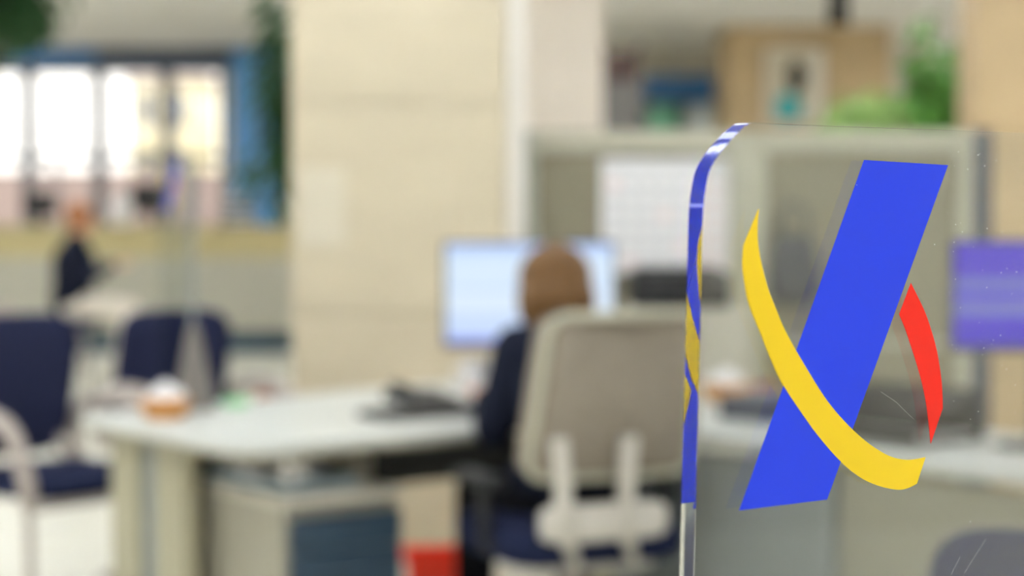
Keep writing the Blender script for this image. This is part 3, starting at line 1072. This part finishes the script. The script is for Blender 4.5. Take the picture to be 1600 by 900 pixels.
# ------------------------------------------------------------------ clerk's office chair
def office_chair(loc, rz, label):
    t = thing('office_chair', loc, rz, label, 'chair')
    s = pad(.5, .48, .09)
    for v in s.v:
        v += Vector((0, .03, .47))
    s.build('seat', 'navy_seat', t, smooth=True)
    # rear shell: cloth covered back with light uprights
    h0, h1 = .655, 1.055
    b = pad(.42, h1 - h0, .13, .006, .18)
    for v in b.v:
        bend = .05 * (v.x / .22) ** 2
        lean = .22 * v.y
        taper = 1 - .12 * (v.y / (h1 - h0))
        x_, y_, z_ = v.x * taper, v.z, v.y
        v.x, v.y, v.z = x_, -.25 + bend + y_ - lean, (h0 + h1) / 2 + z_
    b.build('backrest', 'chair_back_cloth', t, smooth=True)
    # light rim of the shell
    rim = []
    for k in range(40):
        a_ = 2 * math.pi * k / 40
        c_, s_ = math.cos(a_), math.sin(a_)
        x_ = math.copysign(abs(c_) ** .18, c_) * .213
        y_ = math.copysign(abs(s_) ** .18, s_) * (h1 - h0) / 2 * 1.01
        x2 = x_ * (1 - .12 * (y_ / (h1 - h0)))
        rim.append((x2, -.30 + .05 * (x_ / .22) ** 2 - .22 * y_, (h0 + h1) / 2 + y_))
    MB().tube(rim, .011, 8, closed=True).build('shell_rim', 'rail', t, smooth=True)
    for s_ in (-1, 1):
        pts = spline([(s_ * .095 - .09, -.31, .76), (s_ * .085 - .09, -.315, .65), (s_ * .085 - .08, -.295, .55), (s_ * .08, -.17, .445)], 5)
        MB().tube(pts, .036, 10, flat=.5).build('back_upright', 'chair_grey', t, smooth=True)
        arm = spline([(s_ * .2, -.05, .44), (s_ * .255, -.04, .47), (s_ * .26, -.03, .56), (s_ * .255, -.02, .615)], 5)
        MB().tube(arm, .018, 8).build('arm_post', 'black_plastic', t, smooth=True)
        ap = pad(.07, .24, .03, .004)
        for v in ap.v:
            v += Vector((s_ * .255, .02, .63))
        ap.build('arm_pad', 'black_plastic', t, smooth=True)
    br = pad(.34, .09, .05, .004)
    for v in br.v:
        v.x, v.y, v.z = v.x - .05, -.285 + v.z, .55 + v.y
    br.build('lower_bridge', 'chair_grey', t, smooth=True)
    MB().box((0, -.02, .415), (.3, .3, .03)).build('seat_plate', 'chair_grey', t, .01)
    MB().lathe([(.028, .08), (.028, .25), (.018, .25), (.018, .405)], n=16).build('gas_column', 'tube_grey', t)
    for k in range(5):
        a_ = 2 * math.pi * k / 5 + .3
        d_ = Vector((math.cos(a_), math.sin(a_), 0))
        MB().tube([d_ * .02 + Vector((0, 0, .1)), d_ * .15 + Vector((0, 0, .095)), d_ * .28 + Vector((0, 0, .07))], [.026, .02, .014], 8).build('base_arm', 'black_plastic', t, smooth=True)
        c_ = d_ * .28
        n_ = Vector((-d_.y, d_.x, 0))
        MB().tube([c_ + n_ * -.02 + Vector((0, 0, .028)), c_ + n_ * .02 + Vector((0, 0, .028))], .028, 14).build('castor', 'black_plastic', t)
    return t


CH = Vector((.155, 4.95, 0))
CHR = R(24)
office_chair(CH, CHR, 'light grey backed swivel chair on which the clerk sits')


# ------------------------------------------------------------------ people
def hand(mb, w0, d, side, palm_n, curl=.5):
    """palm and five fingers starting at the wrist w0 pointing d; palm_n = palm normal"""
    d = d.normalized()
    palm_n = (palm_n - d * palm_n.dot(d)).normalized()
    s_ = d.cross(palm_n).normalized() * side
    for k in (-1, 0, 1):
        mb.capsule(w0 + s_ * .012 * k, .018, w0 + d * .075 + s_ * .024 * k, .0125, 8)
    for k, ln in zip((-1.5, -.5, .5, 1.5), (.062, .075, .078, .068)):
        p = w0 + d * .078 + s_ * .0205 * k
        dd = (d + s_ * .05 * k).normalized()
        for j, fr in enumerate((.45, .32, .23)):
            q_ = p + dd * ln * fr
            mb.capsule(p, .0092 - .0008 * j, q_, .0086 - .0008 * j, 8)
            p = q_
            dd = (dd + palm_n * curl).normalized()
    p = w0 + d * .02 + s_ * .025
    dd = (d * .7 + s_ * .8 + palm_n * .2).normalized()
    for j, ln in enumerate((.04, .032, .026)):
        q_ = p + dd * ln
        mb.capsule(p, .0115 - .001 * j, q_, .0105 - .001 * j, 8)
        p = q_
        dd = (dd + d * .35).normalized()


def head(mb, c, tilt):
    e = Euler(tilt).to_matrix()

    def h(x, y, z):
        return c + e @ Vector((x, y, z))
    mb.ball(h(0, -.008, .02), (.076, .096, .098), 20, tilt)
    mb.ball(h(0, .022, -.045), (.058, .068, .062), 16, tilt)
    mb.ball(h(0, .058, -.092), (.026, .022, .02), 12, tilt)
    mb.ball(h(0, .082, .03), (.05, .014, .012), 10, tilt)
    mb.capsule(h(0, .09, .015), .008, h(0, .108, -.022), .0125, 8)
    for s_ in (-1, 1):
        mb.ball(h(s_ * .012, .1, -.026), .009, 8)
        mb.ball(h(s_ * .04, .07, -.02), (.022, .02, .018), 10, tilt)
        mb.ball(h(s_ * .078, -.005, -.008), (.009, .019, .03), 10, tilt)
        mb.ball(h(s_ * .076, .0, -.03), (.008, .011, .011), 8, tilt)
    mb.ball(h(0, .088, -.057), (.024, .012, .007), 10, tilt)
    mb.ball(h(0, .086, -.068), (.02, .012, .008), 10, tilt)
    return h


def seated_person(loc, rz, sp):
    """facing +Y, hips over the origin; sp = dict of measures"""
    sh = sp['seat']
    J = {}
    hip = Vector((0, 0, sh + .095))
    lean = sp.get('lean', 0)
    chest = Vector((0, lean * .6, sh + .40))
    neck = Vector((0, lean + sp.get('stoop', 0) * .4, sh + .575 - sp.get('drop', 0) * .3))
    hc = Vector((sp.get('head_x', 0), lean + .035 + sp.get('stoop', 0), sh + .715 - sp.get('drop', 0)))
    tilt = sp.get('head_tilt', (-.1, 0, 0))
    body = MB()

    def legs(s_):
        k = sp['knees'][0 if s_ < 0 else 1]
        a_ = sp['ankles'][0 if s_ < 0 else 1]
        return Vector((s_ * .085, .02, sh + .085)), Vector(k), Vector(a_)

    def arms(s_):
        el = sp['elbows'][0 if s_ < 0 else 1]
        wr = sp['wrists'][0 if s_ < 0 else 1]
        return Vector((s_ * sp.get('sw', .165), lean - .01, sh + sp.get('shz', .525))), Vector(el), Vector(wr)
    # skin body, continuous from head to feet
    body.chain([(hip, .115), (Vector((0, lean * .3, sh + .24)), .105), (chest, .115), (Vector((0, lean * .9, sh + sp.get('shz', .525) - .03)), .082), (neck, .05), (hc + Vector((0, -.02, -.03)), .05)])
    h = head(body, hc, tilt)
    for s_ in (-1, 1):
        a_, k, an = legs(s_)
        body.chain([(a_, .08), (k, .05), (k + (an - k) * .35, .05), (an, .034)])
        fd_ = Vector(sp.get('foot_dir', (0, 1, 0)))
        body.capsule(an + Vector((0, 0, -.03)), .034, an + fd_ * .13 + Vector((0, 0, -.05)), .028)
        sh_, el, wr = arms(s_)
        body.chain([(Vector((s_ * .07, lean, sh + sp.get('shz', .525))), .05), (sh_, .05), (el, .038), (el + (wr - el) * .4, .036), (wr, .025)])
        hand(body, wr + (wr - el).normalized() * .01, (wr - el) + Vector((0, .0, -.02)), s_, Vector((0, 0, -1)), sp.get('curl', .35))
    root = body.remesh('person', 'skin', None, .0062, 3, .5)
    root.location = loc
    root.rotation_euler = (0, 0, rz)
    tag(root, sp['label'], 'person')
    # clothes
    top = MB()
    sl_ = sp.get('slim', 1)
    top.chain([(hip + Vector((0, 0, .02)), .14 * sl_), (Vector((0, lean * .3, sh + .24)), .135 * sl_), (chest, .145 * sl_), (Vector((0, lean * .9, sh + sp.get('shz', .525) - .035)), .11), (Vector((0, lean + sp.get('stoop', 0) * .2, sh + sp.get('shz', .525) + .035)), .075)])
    for s_ in (-1, 1):
        top.ball((s_ * .06, lean * .6 + .0, sh + .38), (.115 * sl_, .12, .16), 14)
        top.ball((s_ * .05, .0, sh + .14), (.125 * sl_, .13, .1), 14)
        sh_, el, wr = arms(s_)
        top.chain([(Vector((s_ * .07, lean, sh + sp.get('shz', .525))), .075 * sl_), (sh_, .068), (el, .053), (el + (wr - el) * .5, .048), (wr - (wr - el).normalized() * .01, .037)])
    top.remesh(sp['top_name'], sp['top_mat'], root, .01, 4)
    leg = MB()
    leg.ball(hip + Vector((0, .0, -.005)), (.165, .125, .1), 16)
    for s_ in (-1, 1):
        a_, k, an = legs(s_)
        leg.chain([(a_, .1), (k, .066), (k + (an - k) * .4, .06), (an + (k - an).normalized() * .01, .05)])
    leg.remesh('trousers', sp['leg_mat'], root, .01, 4)
    for s_ in (-1, 1):
        a_, k, an = legs(s_)
        fd_ = Vector(sp.get('foot_dir', (0, 1, 0))).normalized()
        sh2 = MB()
        sh2.chain([(an + Vector((0, 0, -.012)) - fd_ * .015, .044), (an + fd_ * .06 + Vector((0, 0, -.035)), .042), (an + fd_ * .15 + Vector((0, 0, -.052)), .032)])
        sh2.remesh('shoe', 'shoe_black', root, .008, 3)
    for s_ in (-1, 1):
        MB().ball(h(s_ * .032, .0815, .008), .0125, 12).build('eye', 'eye_white', root, smooth=True)
        MB().ball(h(s_ * .032, .0915, .008), (.006, .004, .006), 10, tilt).build('iris', 'eye_dark', root, smooth=True)
        MB().capsule(h(s_ * .018, .093, .03), .0035, h(s_ * .048, .083, .032), .0025, 6).build('eyebrow', sp['hair_mat'], root, smooth=True)
    mm = MB().ball(h(0, .094, -.058), (.022, .009, .0055), 12, tilt).ball(h(0, .092, -.067), (.019, .009, .006), 12, tilt)
    mm.build('mouth', 'lip', root, smooth=True)
    hr = MB()
    hw = 1.14 if sp['hair'] == 'bob' else 1
    hr.ball(h(0, -.022, .032), (.09 * hw, .102, .098), 20, tilt)
    if sp['hair'] == 'bob':
        hr.ball(h(0, -.055, -.03), (.102, .068, .085), 18, tilt)
        for s_ in (-1, 1):
            hr.ball(h(s_ * .078, -.02, -.03), (.03, .05, .075), 14, tilt)
            hr.ball(h(s_ * .048, -.045, -.085), (.035, .045, .05), 12, tilt)
        hr.ball(h(0, -.062, -.09), (.06, .04, .05), 14, tilt)
    else:
        hr.ball(h(0, -.05, -.03), (.075, .05, .06), 16, tilt)
    hr.remesh('hair', sp['hair_mat'], root, .007, 4)
    return root


# clerk, seen from behind, leaning to the monitor
PR = R(10)
ploc = Vector((.145, 5.02, 0))
seated_person(ploc, PR, dict(
    seat=.47, lean=.05, head_tilt=(-.32, 0, 0), stoop=.09, drop=.095, sw=.125, slim=.86, shz=.475,
    knees=[(-.17, .42, .53), (.10, .42, .53)], ankles=[(-.2, .34, .085), (.10, .36, .085)],
    elbows=[(-.19, .04, .735), (.20, .08, .74)], wrists=[(-.17, .30, .79), (.13, .33, .79)],
    top_name='jumper', top_mat='navy_knit', leg_mat='black_trouser', hair='bob', hair_mat='hair_brown',
    label='clerk with brown hair and dark navy jumper seated at the lit monitor', curl=.28))

# visitor far away on a stool
vp = P(112, 400, 14.0)
VR = R(-80)
seated_person((vp.x, 14.0, 0), VR, dict(
    seat=.55, lean=.03, sw=.185, slim=1.12, head_tilt=(-.15, 0, .35),
    knees=[(-.13, .40, .60), (.13, .42, .62)], ankles=[(-.12, .34, .085), (.12, .30, .085)],
    elbows=[(-.26, .10, .84), (.25, .10, .84)], wrists=[(-.1, .30, .92), (.1, .30, .92)],
    top_name='jacket', top_mat='navy_knit', leg_mat='beige_trouser', hair='short', hair_mat='hair_dark',
    label='far visitor in dark navy jacket and light trousers seated before counter', curl=.5))
st = thing('stool', (vp.x, 14.0, 0), VR, 'dark round stool under the far seated visitor', 'stool')
s = pad(.38, .36, .06)
for v in s.v:
    v += Vector((0, 0, .505))
s.build('seat', 'navy_fabric', st, smooth=True)
for k in range(4):
    a_ = math.pi / 4 + k * math.pi / 2
    MB().tube([(.1 * math.cos(a_), .1 * math.sin(a_), .475), (.19 * math.cos(a_), .19 * math.sin(a_), 0)], .014, 8).build('leg', 'tube_grey', st, smooth=True)
MB().tube([(.15 * math.cos(2 * math.pi * k / 20), .15 * math.sin(2 * math.pi * k / 20), .19) for k in range(20)], .009, 6, closed=True).build('foot_ring', 'tube_grey', st, smooth=True)

# ================================================================== ACRYLIC SCREEN
TH = R(46)
AX = Vector((math.cos(TH), math.sin(TH), 0))
AN = Vector((-math.sin(TH), math.cos(TH), 0))        # away from the camera
A0 = P(1090, 500, .90)
A0.z = 0
TABLE = .74


def plane_pt(px, py):
    """pixel -> (s, z) on the screen's front face"""
    d = ray(px, py)
    c0 = Vector((0, 0, CAMH))
    k = (A0 - c0).dot(AN) / d.dot(AN)
    p = c0 + d * k
    return ((p - A0).dot(AX), p.z)


THICK = .0085
edge_px = [(1600, 207.5), (1400, 200.5), (1250, 195), (1190, 192.5), (1172, 193), (1154, 206), (1129, 234), (1116, 252), (1107, 272), (1101, 305), (1098, 340), (1096.5, 400), (1094, 470), (1091.5, 550), (1089, 650), (1086, 797), (1084, 897)]
pts = [plane_pt(*p) for p in edge_px]
# rounded corner as a smooth curve
straight_top = [pts[0]]
corner = [Vector((p[0], p[1], 0)) for p in pts[2:12]]
curve = [(v.x, v.y) for v in spline(corner, 5)]
lo = pts[-1]
hi = pts[-6]
slope = (lo[0] - hi[0]) / (lo[1] - hi[1])
foot = (lo[0] + slope * (TABLE - lo[1]), TABLE)
tr_ = pts[0]
sl = (pts[0][1] - pts[2][1]) / (pts[0][0] - pts[2][0])
SR = .52
right_top = (SR, pts[0][1] + sl * (SR - pts[0][0]))
outline = [right_top] + curve + [foot, (SR, TABLE)]
scr = thing('acrylic_screen', (A0.x, A0.y, 0), 0, 'large clear acrylic screen with the blue, yellow and red logo', 'screen')
loc_o = Vector((0, 0, 0))
pl = MB().prism(outline, loc_o, AX, (0, 0, 1), AN, 0, THICK).build('acrylic_sheet', 'acrylic', scr)
# feet clamped on the sheet
for ss in (.03, .42):
    o_ = AX * ss
    f = MB()
    for tt in (-.034, THICK + .004):
        f.prism([(0, TABLE), (.06, TABLE), (.06, TABLE + .05), (0, TABLE + .05)], o_, AX, (0, 0, 1), AN, tt, tt + .03)
    f.build('clamp_foot', 'alu', scr, .003)


def vinyl(name, pxs, m, t0, t1, parent=None):
    poly = [plane_pt(*p) for p in pxs]
    return MB().prism(poly, loc_o, AX, (0, 0, 1), AN, t0, t1).build(name, m, parent)


lg = vinyl('logo_bar', [(1350, 250), (1481, 258), (1292, 780.5), (1155, 797.5)], 'vinyl_blue', -.0002, .0002, scr)


def sp2(p, k=6):
    return [(v.x, v.y) for v in spline([Vector((a_, b_, 0)) for a_, b_ in p], k)]


outer = sp2([(1161.7, 383), (1160, 415), (1166, 458), (1173.5, 485), (1188, 520), (1205, 563), (1224, 603), (1255.5, 650.5), (1279, 682.5), (1310, 718), (1342, 744.6), (1371, 758.5), (1400, 765), (1417, 762.8), (1431.8, 755.6)])
inner = sp2([(1445.4, 714.3), (1429, 717.4), (1411.6, 718), (1388.5, 712.2), (1359.6, 695), (1330.7, 670.5), (1302.5, 640), (1278.7, 607), (1244, 549.4), (1223.8, 511.8), (1213, 486), (1199, 449.6), (1187.7, 406), (1183.3, 374.5), (1183.3, 345.6), (1185, 327)])
vinyl('logo_swoosh', outer + inner, 'vinyl_yellow', -.0004, .0004, scr)
rr_ = sp2([(1423, 442.4), (1442.5, 482), (1453.5, 511.8), (1463.6, 549), (1470.8, 595.6), (1472.8, 637.5)])
rl_ = sp2([(1454, 693), (1450.6, 659), (1446, 624.5), (1437.6, 587), (1426, 549), (1414.5, 514.7), (1405, 491)])
vinyl('logo_tick', rr_ + rl_, 'vinyl_red', -.0002, .0002, scr)
# dust specks and scratches on the face
ds = MB()
rnd = random.Random(11)
spots = [(1338, 289), (1528, 242), (1512, 297), (1460, 382), (1521, 386), (1535, 422), (1542, 357), (1516, 815), (1549, 538), (1563, 524), (1532, 533), (1565, 571), (1516, 655), (1475, 698)]
spots += [(rnd.uniform(1480, 1590), rnd.uniform(230, 720)) for k in range(40)]
for (a_, b_) in spots:
    s_, z_ = plane_pt(a_, b_)
    ds.ball(AX * s_ + Vector((0, 0, z_)) - AN * .0001, rnd.uniform(.00012, .0003), 6)
for p_ in ([(1376, 612), (1400, 628), (1420, 648), (1428, 655)], [(1540, 843), (1525, 866), (1507, 895)], [(1500, 870), (1486, 898)], [(1528, 243), (1532, 240)]):
    ds.tube([AX * plane_pt(*q_)[0] + Vector((0, 0, plane_pt(*q_)[1])) - AN * .00005 for q_ in p_], .00005, 4)
d_ = ds.build('dust_specks', 'dust', scr)
d_['kind'] = 'stuff'

# desk that carries the screen (below the frame)
fdk = thing('counter_desk', (.35, 1.05, 0), 0, 'pale desk that carries the large acrylic screen', 'desk')
MB().box((0, 0, TABLE - .0125), (1.5, .8, .025)).build('worktop', 'desk_laminate', fdk, .003)
for sx in (-1, 1):
    MB().box((sx * .68, 0, (TABLE - .025) / 2), (.03, .7, TABLE - .026)).build('end_panel', 'leg_paint', fdk, .003)
MB().box((0, .25, .45), (1.32, .018, .5)).build('modesty_panel', 'pedestal_side', fdk)

# ------------------------------------------------------------------ second acrylic screen on the clerk's desk
n1, n2 = Vector((P(299, 400, 5.56).x, 5.56, 0)), Vector((P(252, 400, 5.78).x, 5.78, 0))
ax2 = (n2 - n1).normalized()
nn2 = Vector((ax2.y, -ax2.x, 0))
ln2 = (n2 - n1).length
s2 = thing('acrylic_screen', (n1.x, n1.y, .73), 0, 'small clear acrylic screen with coloured logo on the clerk\'s desk', 'screen')
ztop = P(290, 238, 5.65).z - .73
pol = [(0, .01), (ln2, .01), (ln2, ztop)] + [(.05 - .05 * math.sin(R(a_)), ztop - .05 + .05 * math.cos(R(a_))) for a_ in range(0, 91, 15)]
MB().prism(pol, (0, 0, 0), ax2, (0, 0, 1), nn2, -.004, .004).build('acrylic_sheet', 'clear_plate', s2)
MB().tube([Vector((0, 0, .02)) - ax2 * .006, Vector((0, 0, ztop - .06)) - ax2 * .006], .007, 8).build('edge_strip', 'leg_grey', s2)


def lg2(name, poly_, m, t0):
    # logo unit: x 0..320, y 0..547 in photo pixels of the large logo
    sc = .15 / 547
    MB().prism([(ln2 * .98 - (x_) * sc * 1.7, ztop - .02 - y_ * sc) for x_, y_ in poly_], (0, 0, 0), ax2, (0, 0, 1), nn2, t0, t0 + .0006).build(name, m, s2)


for t0 in (.0042,):
    lg2('logo_bar', [(195, 0), (326, 8), (137, 530), (0, 547)], 'vinyl_blue', t0)
    lg2('logo_swoosh', [(30, 80), (6, 133), (10, 210), (70, 355), (155, 468), (245, 515), (277, 506), (290, 464), (233, 462), (147, 390), (60, 240), (28, 125)], 'vinyl_yellow', t0 + .0007)
    lg2('logo_tick', [(268, 192), (298, 262), (318, 388), (299, 443), (282, 337), (250, 241)], 'vinyl_red', t0)
for s_ in (-1, 1):
    # slanted grey brackets of the stand
    MB().prism([(0, .0), (.068, .0), (.012, .25), (0, .25)], -ax2 * .02, nn2 * s_, (0, 0, 1), ax2, 0, .012).build('stand_bracket', 'stand_grey', s2)
MB().box(ax2 * .1 + Vector((0, 0, .005)), (.012, .012, .01)).build('foot_pad', 'alu', s2)
